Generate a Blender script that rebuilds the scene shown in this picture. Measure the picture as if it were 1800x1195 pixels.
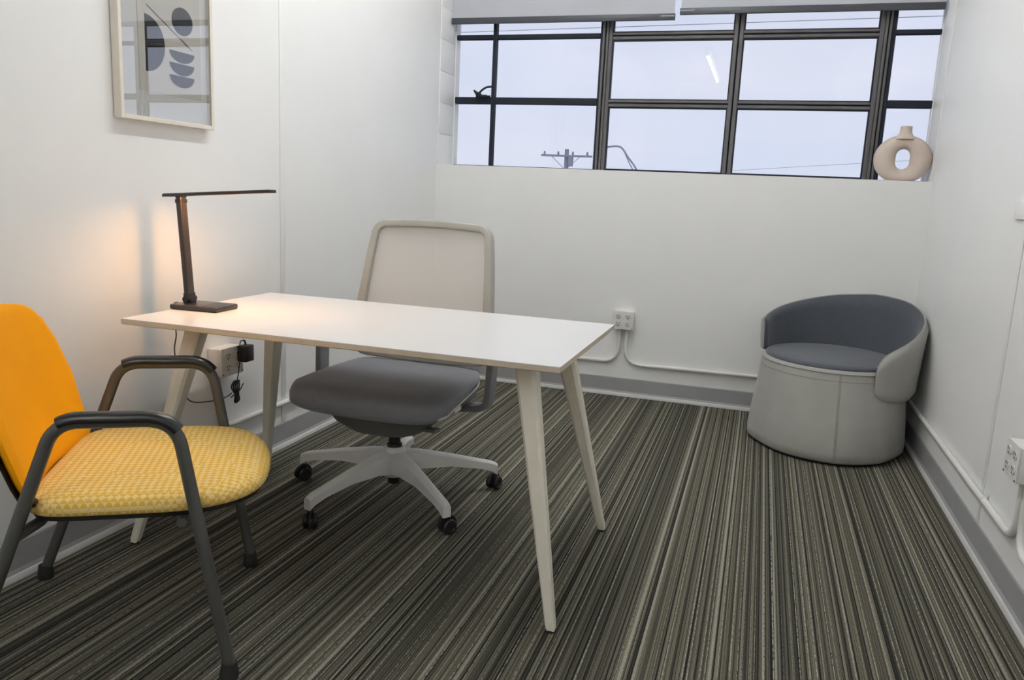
import bpy, bmesh, math, random
from mathutils import Vector, Matrix
random.seed(7)
S = bpy.context.scene
COL = S.collection
for o in list(bpy.data.objects):
    bpy.data.objects.remove(o)
pi = math.pi

# ------------------------------------------------------------------ camera
CAM = Vector((1.954, -4.5889, 1.1521))
YAW, PITCH, ROLL, F = 0.2987, 0.1818, 0.0469, 1382.27
fw = Vector((-math.sin(YAW) * math.cos(PITCH), math.cos(YAW) * math.cos(PITCH), -math.sin(PITCH)))
rt = Vector((math.cos(YAW), math.sin(YAW), 0))
up = rt.cross(fw)
r2 = math.cos(ROLL) * rt + math.sin(ROLL) * up
u2 = -math.sin(ROLL) * rt + math.cos(ROLL) * up
cd = bpy.data.cameras.new('camera')
cam = bpy.data.objects.new('camera', cd)
COL.objects.link(cam)
cd.sensor_fit = 'HORIZONTAL'
cd.sensor_width = 36.0
cd.lens = F / 1800 * 36
cd.clip_start = 0.02
cd.clip_end = 500
cam.matrix_world = Matrix(((r2.x, u2.x, -fw.x, CAM.x), (r2.y, u2.y, -fw.y, CAM.y), (r2.z, u2.z, -fw.z, CAM.z), (0, 0, 0, 1)))
S.camera = cam

# ------------------------------------------------------------------ world, exposure, light levels
SKY = 1.0
TUBE = 113.0          # ceiling tube radiance
DESKLAMP = 66.0      # desk lamp LED radiance
S.view_settings.view_transform = 'Standard'
S.view_settings.look = 'None'
S.view_settings.gamma = 1
S.view_settings.exposure = 0.0
S.view_settings.use_curve_mapping = False
S.cycles.use_denoising = True
S.cycles.max_bounces = 8
S.cycles.diffuse_bounces = 5
S.cycles.glossy_bounces = 3
S.cycles.transmission_bounces = 2
S.cycles.transparent_max_bounces = 12
S.cycles.sample_clamp_indirect = 8.0
S.cycles.caustics_reflective = False
S.cycles.caustics_refractive = False
W = bpy.data.worlds.new('overcast_sky')
S.world = W
W.use_nodes = True
wn = W.node_tree.nodes
wl = W.node_tree.links
wn.clear()
wo = wn.new('ShaderNodeOutputWorld')
wb = wn.new('ShaderNodeBackground')
wt = wn.new('ShaderNodeTexCoord')
wm = wn.new('ShaderNodeMapping')
wm.inputs['Scale'].default_value = (1.5, 1.5, 7)
wz = wn.new('ShaderNodeTexNoise')
wz.inputs['Scale'].default_value = 1.6
wz.inputs['Detail'].default_value = 3
wr = wn.new('ShaderNodeValToRGB')
wr.color_ramp.elements[0].position = 0.32
wr.color_ramp.elements[0].color = (0.655, 0.725, 0.905, 1)
wr.color_ramp.elements[1].position = 0.7
wr.color_ramp.elements[1].color = (0.76, 0.79, 0.93, 1)
wl.new(wt.outputs['Generated'], wm.inputs['Vector'])
wl.new(wm.outputs['Vector'], wz.inputs['Vector'])
wl.new(wz.outputs['Fac'], wr.inputs['Fac'])
wl.new(wr.outputs['Color'], wb.inputs['Color'])
wb.inputs['Strength'].default_value = SKY
wl.new(wb.outputs[0], wo.inputs[0])

# ------------------------------------------------------------------ material helpers
MATS = {}


def new_mat(name):
    m = bpy.data.materials.new(name)
    m.use_nodes = True
    nt = m.node_tree
    nt.nodes.clear()
    out = nt.nodes.new('ShaderNodeOutputMaterial')
    MATS[name] = m
    return m, nt, out


def pbr(name, col, rough=0.5, metal=0.0, var=0.06, vscale=12.0, bump=0.0, bscale=200.0, spec=0.5, sheen=0.0, trans=0.0):
    """procedural principled material: noise varied colour + optional fine relief"""
    m, nt, out = new_mat(name)
    N, L = nt.nodes, nt.links
    p = N.new('ShaderNodeBsdfPrincipled')
    p.inputs['Roughness'].default_value = rough
    p.inputs['Metallic'].default_value = metal
    p.inputs['Specular IOR Level'].default_value = spec
    if sheen:
        p.inputs['Sheen Weight'].default_value = sheen
    tc = N.new('ShaderNodeTexCoord')
    nz = N.new('ShaderNodeTexNoise')
    nz.inputs['Scale'].default_value = vscale
    nz.inputs['Detail'].default_value = 4
    L.new(tc.outputs['Object'], nz.inputs['Vector'])
    rp = N.new('ShaderNodeValToRGB')
    rp.color_ramp.elements[0].position = 0.3
    rp.color_ramp.elements[1].position = 0.7
    rp.color_ramp.elements[0].color = tuple(c * (1 - var) for c in col) + (1,)
    rp.color_ramp.elements[1].color = tuple(min(1, c * (1 + var)) for c in col) + (1,)
    L.new(nz.outputs['Fac'], rp.inputs['Fac'])
    L.new(rp.outputs['Color'], p.inputs['Base Color'])
    if bump:
        bz = N.new('ShaderNodeTexNoise')
        bz.inputs['Scale'].default_value = bscale
        bz.inputs['Detail'].default_value = 3
        L.new(tc.outputs['Object'], bz.inputs['Vector'])
        b = N.new('ShaderNodeBump')
        b.inputs['Strength'].default_value = bump
        b.inputs['Distance'].default_value = 0.002
        L.new(bz.outputs['Fac'], b.inputs['Height'])
        L.new(b.outputs['Normal'], p.inputs['Normal'])
    if trans:
        t = N.new('ShaderNodeBsdfTranslucent')
        L.new(rp.outputs['Color'], t.inputs['Color'])
        mx = N.new('ShaderNodeMixShader')
        mx.inputs[0].default_value = trans
        L.new(p.outputs[0], mx.inputs[1])
        L.new(t.outputs[0], mx.inputs[2])
        L.new(mx.outputs[0], out.inputs[0])
    else:
        L.new(p.outputs[0], out.inputs[0])
    return m


def emit(name, col, strength):
    m, nt, out = new_mat(name)
    e = nt.nodes.new('ShaderNodeEmission')
    e.inputs[0].default_value = col + (1,)
    e.inputs[1].default_value = strength
    nt.links.new(e.outputs[0], out.inputs[0])
    return m


def glass(name, ior=1.45, boost=1.0, rough=0.0, tint=(1, 1, 1)):
    m, nt, out = new_mat(name)
    N, L = nt.nodes, nt.links
    t = N.new('ShaderNodeBsdfTransparent')
    t.inputs[0].default_value = tint + (1,)
    g = N.new('ShaderNodeBsdfGlossy')
    g.inputs['Roughness'].default_value = rough
    lw = N.new('ShaderNodeLayerWeight')
    lw.inputs['Blend'].default_value = 0.5
    pw = N.new('ShaderNodeMath')
    pw.operation = 'POWER'
    pw.inputs[1].default_value = 5.0
    L.new(lw.outputs['Facing'], pw.inputs[0])
    f0 = ((ior - 1) / (ior + 1)) ** 2 * boost
    mu = N.new('ShaderNodeMath')
    mu.operation = 'MULTIPLY_ADD'
    mu.use_clamp = True
    mu.inputs[1].default_value = 1 - f0
    mu.inputs[2].default_value = f0
    L.new(pw.outputs[0], mu.inputs[0])
    mx = N.new('ShaderNodeMixShader')
    L.new(mu.outputs[0], mx.inputs[0])
    L.new(t.outputs[0], mx.inputs[1])
    L.new(g.outputs[0], mx.inputs[2])
    L.new(mx.outputs[0], out.inputs[0])
    return m


def mesh_fabric(name, col, hole):
    """open weave mesh: real tiny gaps via a checker of transparent and cloth"""
    m, nt, out = new_mat(name)
    N, L = nt.nodes, nt.links
    p = N.new('ShaderNodeBsdfPrincipled')
    p.inputs['Base Color'].default_value = col + (1,)
    p.inputs['Roughness'].default_value = 0.8
    tl = N.new('ShaderNodeBsdfTranslucent')
    tl.inputs[0].default_value = col + (1,)
    m1 = N.new('ShaderNodeMixShader')
    m1.inputs[0].default_value = 0.3
    L.new(p.outputs[0], m1.inputs[1])
    L.new(tl.outputs[0], m1.inputs[2])
    t = N.new('ShaderNodeBsdfTransparent')
    tc = N.new('ShaderNodeTexCoord')
    v = N.new('ShaderNodeTexVoronoi')
    v.inputs['Scale'].default_value = 450
    L.new(tc.outputs['Object'], v.inputs['Vector'])
    lt = N.new('ShaderNodeMath')
    lt.operation = 'LESS_THAN'
    lt.inputs[1].default_value = hole
    L.new(v.outputs['Distance'], lt.inputs[0])
    m2 = N.new('ShaderNodeMixShader')
    L.new(lt.outputs[0], m2.inputs[0])
    L.new(m1.outputs[0], m2.inputs[1])
    L.new(t.outputs[0], m2.inputs[2])
    L.new(m2.outputs[0], out.inputs[0])
    return m


def carpet_mat():
    m, nt, out = new_mat('striped_carpet')
    N, L = nt.nodes, nt.links
    tc = N.new('ShaderNodeTexCoord')
    sp = N.new('ShaderNodeSeparateXYZ')
    L.new(tc.outputs['Object'], sp.inputs[0])
    # slight waviness of the tufted lines along their length
    wv = N.new('ShaderNodeTexNoise')
    wv.inputs['Scale'].default_value = 70
    wv.inputs['Detail'].default_value = 2
    L.new(tc.outputs['Object'], wv.inputs['Vector'])
    wx = N.new('ShaderNodeMath')
    wx.operation = 'MULTIPLY_ADD'
    wx.inputs[1].default_value = 0.0022
    L.new(wv.outputs['Fac'], wx.inputs[0])
    L.new(sp.outputs['X'], wx.inputs[2])

    def n1(scale, off, detail=0.0):
        a = N.new('ShaderNodeMath')
        a.operation = 'ADD'
        a.inputs[1].default_value = off
        L.new(wx.outputs[0], a.inputs[0])
        n = N.new('ShaderNodeTexNoise')
        n.noise_dimensions = '1D'
        n.inputs['Scale'].default_value = scale
        n.inputs['Detail'].default_value = detail
        L.new(a.outputs[0], n.inputs['W'])
        return n.outputs['Fac']

    def ramp(fac, stops):
        r = N.new('ShaderNodeValToRGB')
        e = r.color_ramp.elements
        while len(e) < len(stops):
            e.new(0.5)
        for k, (pos, c) in enumerate(stops):
            e[k].position = pos
            e[k].color = tuple(c) + (1,) if len(c) == 3 else c
        L.new(fac, r.inputs['Fac'])
        return r.outputs['Color']

    def mix(a, b, fac, mode='MIX'):
        x = N.new('ShaderNodeMix')
        x.data_type = 'RGBA'
        x.blend_type = mode
        if isinstance(fac, float):
            x.inputs['Factor'].default_value = fac
        else:
            L.new(fac, x.inputs['Factor'])
        L.new(a, x.inputs['A'])
        if isinstance(b, tuple):
            x.inputs['B'].default_value = b
        else:
            L.new(b, x.inputs['B'])
        return x.outputs['Result']
    base = ramp(n1(70, 3.1, 3.0), [(0.28, (0.040, 0.038, 0.031)), (0.43, (0.110, 0.103, 0.079)), (0.56, (0.168, 0.157, 0.117)), (0.74, (0.228, 0.213, 0.160))])
    band = ramp(n1(9, 71.3, 1.0), [(0.3, (0.66, 0.66, 0.67)), (0.55, (1.0, 1.0, 1.0)), (0.75, (1.0, 0.99, 0.95))])
    base = mix(base, band, 1.0, 'MULTIPLY')
    # stitch marks: the yarn lines are broken along their length
    mp = N.new('ShaderNodeMapping')
    mp.inputs['Scale'].default_value = (150, 75, 1)
    L.new(tc.outputs['Object'], mp.inputs[0])
    bn = N.new('ShaderNodeTexNoise')
    bn.inputs['Scale'].default_value = 1.0
    bn.inputs['Detail'].default_value = 2
    L.new(mp.outputs[0], bn.inputs['Vector'])
    br = ramp(bn.outputs['Fac'], [(0.36, (0.15, 0.15, 0.15)), (0.56, (1, 1, 1))])
    # fine dark and light yarn lines
    fine = ramp(n1(230, 9.7, 1.0), [(0.36, (0.22, 0.22, 0.23)), (0.47, (1, 1, 1)), (0.7, (1.0, 1.0, 1.0))])
    c = mix(base, fine, 0.9, 'MULTIPLY')
    dk = ramp(n1(120, 21.3, 0.0), [(0.31, (1, 1, 1)), (0.36, (0, 0, 0))])
    c = mix(c, (0.017, 0.018, 0.018, 1), dk)
    lt = ramp(n1(170, 47.9, 0.5), [(0.665, (0, 0, 0)), (0.72, (0.9, 0.9, 0.9))])
    lf = mix(lt, br, 1.0, 'MULTIPLY')
    c = mix(c, (0.40, 0.385, 0.32, 1), lf)
    l2 = ramp(n1(62, 88.2, 0.0), [(0.745, (0, 0, 0)), (0.77, (0.8, 0.8, 0.8))])
    c = mix(c, (0.36, 0.345, 0.28, 1), l2)
    # pile speckle
    sp2 = N.new('ShaderNodeTexNoise')
    sp2.inputs['Scale'].default_value = 330
    sp2.inputs['Detail'].default_value = 3
    L.new(tc.outputs['Object'], sp2.inputs['Vector'])
    sk = ramp(sp2.outputs['Fac'], [(0.34, (0.35, 0.35, 0.35)), (0.52, (1, 1, 1)), (0.7, (1.0, 1.0, 1.0))])
    c = mix(c, sk, 0.85, 'MULTIPLY')
    p = N.new('ShaderNodeBsdfPrincipled')
    p.inputs['Roughness'].default_value = 0.95
    p.inputs['Specular IOR Level'].default_value = 0.12
    L.new(c, p.inputs['Base Color'])
    b = N.new('ShaderNodeBump')
    b.inputs['Strength'].default_value = 0.6
    b.inputs['Distance'].default_value = 0.003
    L.new(sp2.outputs['Fac'], b.inputs['Height'])
    L.new(b.outputs['Normal'], p.inputs['Normal'])
    L.new(p.outputs[0], out.inputs[0])
    return m


def seat_pattern():
    """woven lattice of small cream and ochre lozenges"""
    m, nt, out = new_mat('lamp_warmed_ochre_lattice')
    N, L = nt.nodes, nt.links
    tc = N.new('ShaderNodeTexCoord')
    mp = N.new('ShaderNodeMapping')
    mp.inputs['Rotation'].default_value = (0.0, 0.0, pi / 4)
    mp.inputs['Scale'].default_value = (1, 1, 1.2)
    L.new(tc.outputs['Object'], mp.inputs[0])
    ck = N.new('ShaderNodeTexChecker')
    ck.inputs['Scale'].default_value = 84
    L.new(mp.outputs[0], ck.inputs[0])
    ck.inputs[1].default_value = (0.76, 0.56, 0.22, 1)  # lozenge colours pushed to orange, painting in the desk lamp's glow
    ck.inputs[2].default_value = (0.66, 0.40, 0.06, 1)
    v = N.new('ShaderNodeTexVoronoi')
    v.inputs['Scale'].default_value = 60
    v.inputs['Randomness'].default_value = 0.5
    L.new(mp.outputs[0], v.inputs['Vector'])
    r = N.new('ShaderNodeValToRGB')
    r.color_ramp.elements[0].position = 0.16
    r.color_ramp.elements[0].color = (1, 1, 1, 1)
    r.color_ramp.elements[1].position = 0.3
    r.color_ramp.elements[1].color = (0, 0, 0, 1)
    L.new(v.outputs['Distance'], r.inputs[0])
    nz = N.new('ShaderNodeTexNoise')
    nz.inputs['Scale'].default_value = 28
    L.new(tc.outputs['Object'], nz.inputs['Vector'])
    r2_ = N.new('ShaderNodeValToRGB')
    r2_.color_ramp.elements[0].position = 0.42
    r2_.color_ramp.elements[0].color = (0.58, 0.45, 0.20, 1)
    r2_.color_ramp.elements[1].position = 0.58
    r2_.color_ramp.elements[1].color = (0.78, 0.63, 0.34, 1)
    L.new(nz.outputs['Fac'], r2_.inputs[0])
    mx = N.new('ShaderNodeMix')
    mx.data_type = 'RGBA'
    L.new(r.outputs['Color'], mx.inputs['Factor'])
    L.new(ck.outputs['Color'], mx.inputs['A'])
    L.new(r2_.outputs['Color'], mx.inputs['B'])
    p = N.new('ShaderNodeBsdfPrincipled')
    p.inputs['Roughness'].default_value = 0.85
    L.new(mx.outputs['Result'], p.inputs['Base Color'])
    L.new(p.outputs[0], out.inputs[0])
    return m


M = {}
M['wall'] = pbr('white_wall_paint', (0.84, 0.84, 0.83), 0.42, var=0.012, vscale=3, bump=0.03, bscale=60, spec=0.45)
M['ceil'] = pbr('white_ceiling_paint', (0.88, 0.88, 0.875), 0.7, var=0.01, vscale=3)
M['carpet'] = carpet_mat()
M['base'] = pbr('grey_vinyl', (0.33, 0.33, 0.335), 0.45, var=0.04, vscale=8)
M['toe'] = pbr('pale_grey_caulk', (0.62, 0.62, 0.61), 0.5, var=0.05)
M['pipe'] = pbr('painted_conduit', (0.74, 0.735, 0.70), 0.38, var=0.03)
M['box'] = pbr('painted_steel_box', (0.72, 0.71, 0.68), 0.4, var=0.04, vscale=30)
M['socket'] = pbr('ivory_plastic', (0.66, 0.65, 0.62), 0.35, var=0.02)
M['slot'] = pbr('dark_slot', (0.02, 0.02, 0.02), 0.6)
M['steel'] = pbr('weathered_grey_window_steel', (0.105, 0.102, 0.104), 0.5, var=0.12, vscale=9)
M['steel_dark'] = pbr('dark_navy_steel', (0.008, 0.012, 0.022), 0.55, var=0.2, spec=0.3)
M['pane'] = glass('window_glass', 1.45, 1.0)
M['blind'] = pbr('grey_blind_fabric', (0.78, 0.79, 0.82), 0.8, var=0.02, vscale=4, bump=0.05, bscale=700, trans=0.5)
M['hem'] = pbr('slate_hem_bar', (0.050, 0.054, 0.064), 0.45, var=0.05)
M['hemcap'] = pbr('pale_end_cap', (0.35, 0.36, 0.38), 0.4)
M['top'] = pbr('white_laminate', (0.72, 0.72, 0.72), 0.28, var=0.008, vscale=4, spec=0.5)
M['edge'] = pbr('pale_wood_edge', (0.60, 0.52, 0.41), 0.5, var=0.06, vscale=30)
M['leg'] = pbr('whitewashed_wood', (0.80, 0.76, 0.65), 0.5, var=0.035, vscale=18, bump=0.05, bscale=120)
M['glide'] = pbr('black_rubber', (0.012, 0.012, 0.012), 0.7)
M['bronze'] = pbr('dark_bronze_plastic', (0.035, 0.028, 0.026), 0.3, var=0.1, spec=0.5)
M['black'] = pbr('black_plastic', (0.014, 0.014, 0.015), 0.4, var=0.1)
M['led'] = emit('warm_led', (1.0, 0.49, 0.14), DESKLAMP)
M['tube'] = emit('white_led_tube', (0.985, 0.99, 0.985), TUBE)
M['orange'] = pbr('orange_backrest_fabric', (0.93, 0.37, 0.003), 0.7, var=0.03, vscale=8, bump=0.04, bscale=900, spec=0.15)
M['pattern'] = seat_pattern()
M['frame'] = pbr('graphite_tube', (0.085, 0.085, 0.08), 0.38, metal=0.25, var=0.06)
M['armcap'] = pbr('black_arm_pad', (0.008, 0.0075, 0.007), 0.3, var=0.1)
M['seatgrey'] = pbr('slate_grey_fabric', (0.215, 0.222, 0.25), 0.75, var=0.05, vscale=40, bump=0.08, bscale=900, sheen=0.25)
M['lgrey'] = pbr('light_grey_plastic', (0.66, 0.66, 0.645), 0.4, var=0.03)
M['backframe'] = pbr('warm_grey_plastic', (0.40, 0.385, 0.345), 0.45, var=0.03)
M['mesh'] = mesh_fabric('beige_mesh', (0.78, 0.765, 0.73), 0.25)
M['dkgrey'] = pbr('dark_grey_plastic', (0.15, 0.15, 0.145), 0.5, var=0.04)
M['mdgrey'] = pbr('mid_grey_plastic', (0.24, 0.25, 0.265), 0.45, var=0.04)
M['tag'] = pbr('white_label', (0.75, 0.75, 0.75), 0.5)
M['pouf'] = pbr('stone_grey_fabric', (0.33, 0.325, 0.30), 0.85, var=0.05, vscale=9, bump=0.1, bscale=800, sheen=0.2)
M['poufdark'] = pbr('slate_blue_fabric', (0.066, 0.074, 0.092), 0.85, var=0.06, vscale=30, bump=0.1, bscale=800, sheen=0.2)
M['stitch'] = pbr('taupe_stitching', (0.22, 0.205, 0.18), 0.8)
M['vase'] = pbr('pink_beige_ceramic', (0.60, 0.50, 0.43), 0.6, var=0.08, vscale=10, bump=0.06, bscale=150)
M['pframe'] = pbr('pale_maple', (0.76, 0.71, 0.62), 0.5, var=0.04, vscale=20)
M['mat'] = pbr('white_mount_board', (0.84, 0.84, 0.82), 0.8, var=0.01)
M['paper'] = pbr('cream_paper', (0.74, 0.71, 0.64), 0.8, var=0.015)
M['ink'] = pbr('black_ink', (0.012, 0.013, 0.018), 0.6)
M['pencil'] = pbr('brown_line', (0.16, 0.10, 0.07), 0.7)
M['pglass'] = glass('picture_glass', 1.45, 5.2)
M['pole'] = pbr('hazed_grey_timber', (0.34, 0.36, 0.46), 0.8, var=0.1)  # paler and bluer than timber, distance haze mixed into the colour
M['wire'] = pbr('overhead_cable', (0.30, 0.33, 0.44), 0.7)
M['asphalt'] = pbr('asphalt', (0.11, 0.11, 0.11), 0.9, var=0.1, vscale=1)


# ------------------------------------------------------------------ mesh helpers
class G:
    """collects vertices and faces of one mesh"""

    def __init__(s):
        s.v = []
        s.f = []

    def add(s, vs, fs):
        o = len(s.v)
        s.v += [tuple(v) for v in vs]
        s.f += [tuple(i + o for i in f) for f in fs]
        return s

    def box(s, a, b, bevel=0.0, mat=None, seg=2):
        bm = bmesh.new()
        bmesh.ops.create_cube(bm, size=1)
        for v in bm.verts:
            v.co = Vector([(a[i] + b[i]) / 2 + v.co[i] * (b[i] - a[i]) for i in range(3)])
        if bevel:
            bmesh.ops.bevel(bm, geom=bm.edges[:], offset=bevel, segments=seg, affect='EDGES', profile=0.5)
        if mat is not None:
            bm.transform(mat)
        bm.verts.index_update()
        s.add([v.co[:] for v in bm.verts], [[v.index for v in f.verts] for f in bm.faces])
        bm.free()
        return s

    def rings(s, rings, closed=True, cap0=True, cap1=True, loop=False):
        n = len(rings[0])
        vs = [p for r in rings for p in r]
        fs = []
        m = len(rings)
        for i in range(m if loop else m - 1):
            i2 = (i + 1) % m
            for j in range(n if closed else n - 1):
                k = (j + 1) % n
                fs.append((i * n + j, i * n + k, i2 * n + k, i2 * n + j))
        if not loop and closed:
            if cap0:
                fs.append(tuple(range(n - 1, -1, -1)))
            if cap1:
                fs.append(tuple((m - 1) * n + j for j in range(n)))
        return s.add(vs, fs)

    def tube(s, path, r, n=12, sec=None, upv=None, cap=True):
        """sweep a circle (or a list of 2-D section points) along a path; r may be a list"""
        P = [Vector(p) for p in path]
        m = len(P)
        T = []
        for i in range(m):
            d = P[min(i + 1, m - 1)] - P[max(i - 1, 0)]
            T.append(d.normalized())
        a = Vector(upv) if upv else (Vector((0, 0, 1)) if abs(T[0].z) < 0.9 else Vector((1, 0, 0)))
        rings = []
        nrm = (a - T[0] * a.dot(T[0])).normalized()
        for i in range(m):
            if upv:
                nrm = (Vector(upv) - T[i] * Vector(upv).dot(T[i])).normalized()
            elif i:
                nrm = (nrm - T[i] * nrm.dot(T[i])).normalized()
            b = T[i].cross(nrm)
            rr = r[i] if isinstance(r, (list, tuple)) else r
            pts = sec or [(math.cos(2 * pi * k / n), math.sin(2 * pi * k / n)) for k in range(n)]
            rings.append([P[i] + (b * x + nrm * y) * rr for x, y in pts])
        return s.rings(rings, cap0=cap, cap1=cap)

    def lathe(s, prof, c=(0, 0, 0), n=24, axis=2):
        rings = []
        for r, h in prof:
            ring = []
            for k in range(n):
                t = 2 * pi * k / n
                p = [r * math.cos(t), r * math.sin(t), h]
                if axis == 0:
                    p = [p[2], p[0], p[1]]
                elif axis == 1:
                    p = [p[1], p[2], p[0]]
                ring.append((p[0] + c[0], p[1] + c[1], p[2] + c[2]))
            rings.append(ring)
        return s.rings(rings)

    def make(s, name, mat, parent=None, smooth=35, loc=None, rotz=0.0):
        me = bpy.data.meshes.new(name)
        me.from_pydata(s.v, [], s.f)
        bm = bmesh.new()
        bm.from_mesh(me)
        bmesh.ops.recalc_face_normals(bm, faces=bm.faces)
        bm.to_mesh(me)
        bm.free()
        me.materials.append(M[mat] if isinstance(mat, str) else mat)
        if smooth:
            for p in me.polygons:
                p.use_smooth = True
            me.set_sharp_from_angle(angle=math.radians(smooth))
        o = bpy.data.objects.new(name, me)
        COL.objects.link(o)
        if parent:
            o.parent = parent
        if loc:
            o.location = loc
        o.rotation_euler.z = rotz
        return o


def tag(o, label, cat, group=None):
    o['label'] = label
    o['category'] = cat
    if group:
        o['group'] = group
    return o


def struct(o):
    o['kind'] = 'structure'
    return o


def empty(name, loc=(0, 0, 0), rotz=0.0):
    o = bpy.data.objects.new(name, None)
    o.empty_display_size = 0.1
    COL.objects.link(o)
    o.location = loc
    o.rotation_euler.z = rotz
    return o


def fillet(pts, r, n=8):
    """polyline with rounded corners; r is a number or one per inner point"""
    P = [Vector(p) for p in pts]
    out = [P[0]]
    for i in range(1, len(P) - 1):
        rr = r[i - 1] if isinstance(r, (list, tuple)) else r
        a, b = (P[i - 1] - P[i]), (P[i + 1] - P[i])
        la, lb = a.length, b.length
        a.normalize()
        b.normalize()
        ang = a.angle(b)
        d = min(rr / math.tan(ang / 2), la * 0.49, lb * 0.49)
        p0, p2 = P[i] + a * d, P[i] + b * d
        for k in range(n + 1):
            t = k / n
            out.append(p0 * (1 - t) ** 2 + P[i] * 2 * t * (1 - t) + p2 * t * t)
    out.append(P[-1])
    return out


def crom(pts, n=8, closed=False):
    P = [Vector(p) for p in pts]
    m = len(P)
    out = []
    for i in range(m if closed else m - 1):
        if closed:
            a, b, c, d = P[(i - 1) % m], P[i], P[(i + 1) % m], P[(i + 2) % m]
        else:
            a, b, c, d = P[max(i - 1, 0)], P[i], P[i + 1], P[min(i + 2, m - 1)]
        for k in range(n):
            t = k / n
            out.append(0.5 * ((2 * b) + (c - a) * t + (2 * a - 5 * b + 4 * c - d) * t * t + (3 * b - a - 3 * c + d) * t ** 3))
    if not closed:
        out.append(P[-1])
    return out


def rrect(w, h, r, n=4):
    """rounded rectangle section, half sizes w, h"""
    pts = []
    for cx, cy, a0 in ((w - r, h - r, 0), (-w + r, h - r, 90), (-w + r, -h + r, 180), (w - r, -h + r, 270)):
        for k in range(n + 1):
            t = math.radians(a0 + 90 * k / n)
            pts.append((cx + r * math.cos(t), cy + r * math.sin(t)))
    return pts


# ------------------------------------------------------------------ room shell
RW = 2.7656      # width
YB = -8.2        # wall behind the camera
ZC = 3.075        # ceiling
SILL = 1.3196
YW = 0.263       # window plane
YO = 0.34        # outer face

floor = struct(G().box((-0.1, YB - 0.1, -0.08), (RW + 0.1, 0.0, 0.0)).make('floor', 'carpet', smooth=0))
ceiling = struct(G().box((-0.1, YB - 0.1, ZC), (RW + 0.1, YO, ZC + 0.08)).make('ceiling', 'ceil', smooth=0))
wall_left = struct(G().box((-0.1, YB, 0), (0, YO, ZC)).make('wall_left', 'wall', smooth=0))
wall_right = struct(G().box((RW, YB, 0), (RW + 0.1, YO, ZC)).make('wall_right', 'wall', smooth=0))
wall_front = struct(G().box((-0.1, YB - 0.1, 0), (RW + 0.1, YB, ZC)).make('wall_front', 'wall', smooth=0))
wall_back = struct(G().box((0, 0, 0), (RW, YO, SILL)).box((0, 0, 2.60), (RW, YO, ZC)).make('wall_back', 'wall', smooth=0))
# painted block courses of the window reveal
for k in range(7):
    z0 = SILL + 0.002 + k * 0.185
    blk = G().box((-0.004, 0.012, z0), (0.006, YW - 0.025, min(z0 + 0.1825, 2.6)), 0.0012).make('block', 'wall', wall_left)
# battens over the wall panel seams
t1 = G().box((0, -1.668, 0.11), (0.004, -1.634, ZC), 0.0015).make('trim_1', 'wall')
struct(t1)
t3 = G().box((RW - 0.007, 0.008, SILL), (RW, YW - 0.024, 2.6), 0.0015).make('trim_3', 'wall')
struct(t3)
t2 = G().box((RW - 0.004, -1.648, 0.11), (RW, -1.622, ZC), 0.0015).make('trim_2', 'wall')
struct(t2)


def baseboard(name, a, b, inward):
    """vinyl base with a pale bead at its foot; a-b runs along the wall, inward is the direction into the room"""
    a, b, n = Vector(a), Vector(b), Vector(inward)
    z = Vector((0, 0, 1))
    prof = [(0, 0), (0.012, 0), (0.012, 0.018), (0.006, 0.030), (0.005, 0.106), (0.003, 0.110), (0, 0.110)]
    g = G().rings([[p + n * x + z * y for x, y in prof] for p in (a, b)])
    o = struct(g.make(name, 'base', smooth=20))
    prof2 = [(0.0125, 0.0005), (0.020, 0.0005), (0.019, 0.013), (0.0155, 0.019), (0.0125, 0.020)]
    G().rings([[p + n * x + z * y for x, y in prof2] for p in (a, b)]).make('base_bead', 'toe', o, smooth=40)
    return o


baseboard('baseboard_left', (0, YB, 0), (0, 0, 0), (1, 0, 0))
baseboard('baseboard_back', (0.02, 0, 0), (RW - 0.02, 0, 0), (0, -1, 0))
baseboard('baseboard_right', (RW, YB, 0), (RW, 0, 0), (-1, 0, 0))


# ------------------------------------------------------------------ windows
def bar(w, x0, x1, z0, z1, name, mat, y0=YW - 0.022, y1=YW + 0.022, bev=0.003):
    return G().box((x0, y0, z0), (x1, y1, z1), bev, seg=1).make(name, mat, w)


def pane(w, x0, x1, z0, z1):
    return G().box((x0, YW - 0.003, z0), (x1, YW + 0.003, z1)).make('pane', 'pane', w, smooth=0)


ZT = 2.60
# side light on the left: thin dark glazing bars
w1 = struct(empty('window_1', (0, 0, 0)))
bar(w1, 0.0, 0.012, SILL, ZT, 'frame', 'wall')
bar(w1, 0.928, 0.944, SILL, ZT, 'frame', 'steel_dark')
bar(w1, 0.012, 0.928, SILL, SILL + 0.012, 'frame', 'steel_dark')
bar(w1, 0.012, 0.928, ZT - 0.02, ZT, 'frame', 'steel_dark')
bar(w1, 0.255, 0.277, SILL + 0.012, ZT - 0.02, 'mullion', 'steel_dark', y0=YW - 0.026, y1=YW + 0.018)
for zc, h in ((1.729, 0.02), (2.108, 0.013), (2.485, 0.013)):
    bar(w1, 0.012, 0.928, zc - h, zc + h, 'transom', 'steel_dark')
zs = [SILL + 0.012, 1.709, 1.749, 2.095, 2.121, 2.472, 2.498, ZT - 0.02]
for k in range(0, 8, 2):
    pane(w1, 0.012, 0.255, zs[k], zs[k + 1])
    pane(w1, 0.277, 0.928, zs[k], zs[k + 1])
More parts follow.
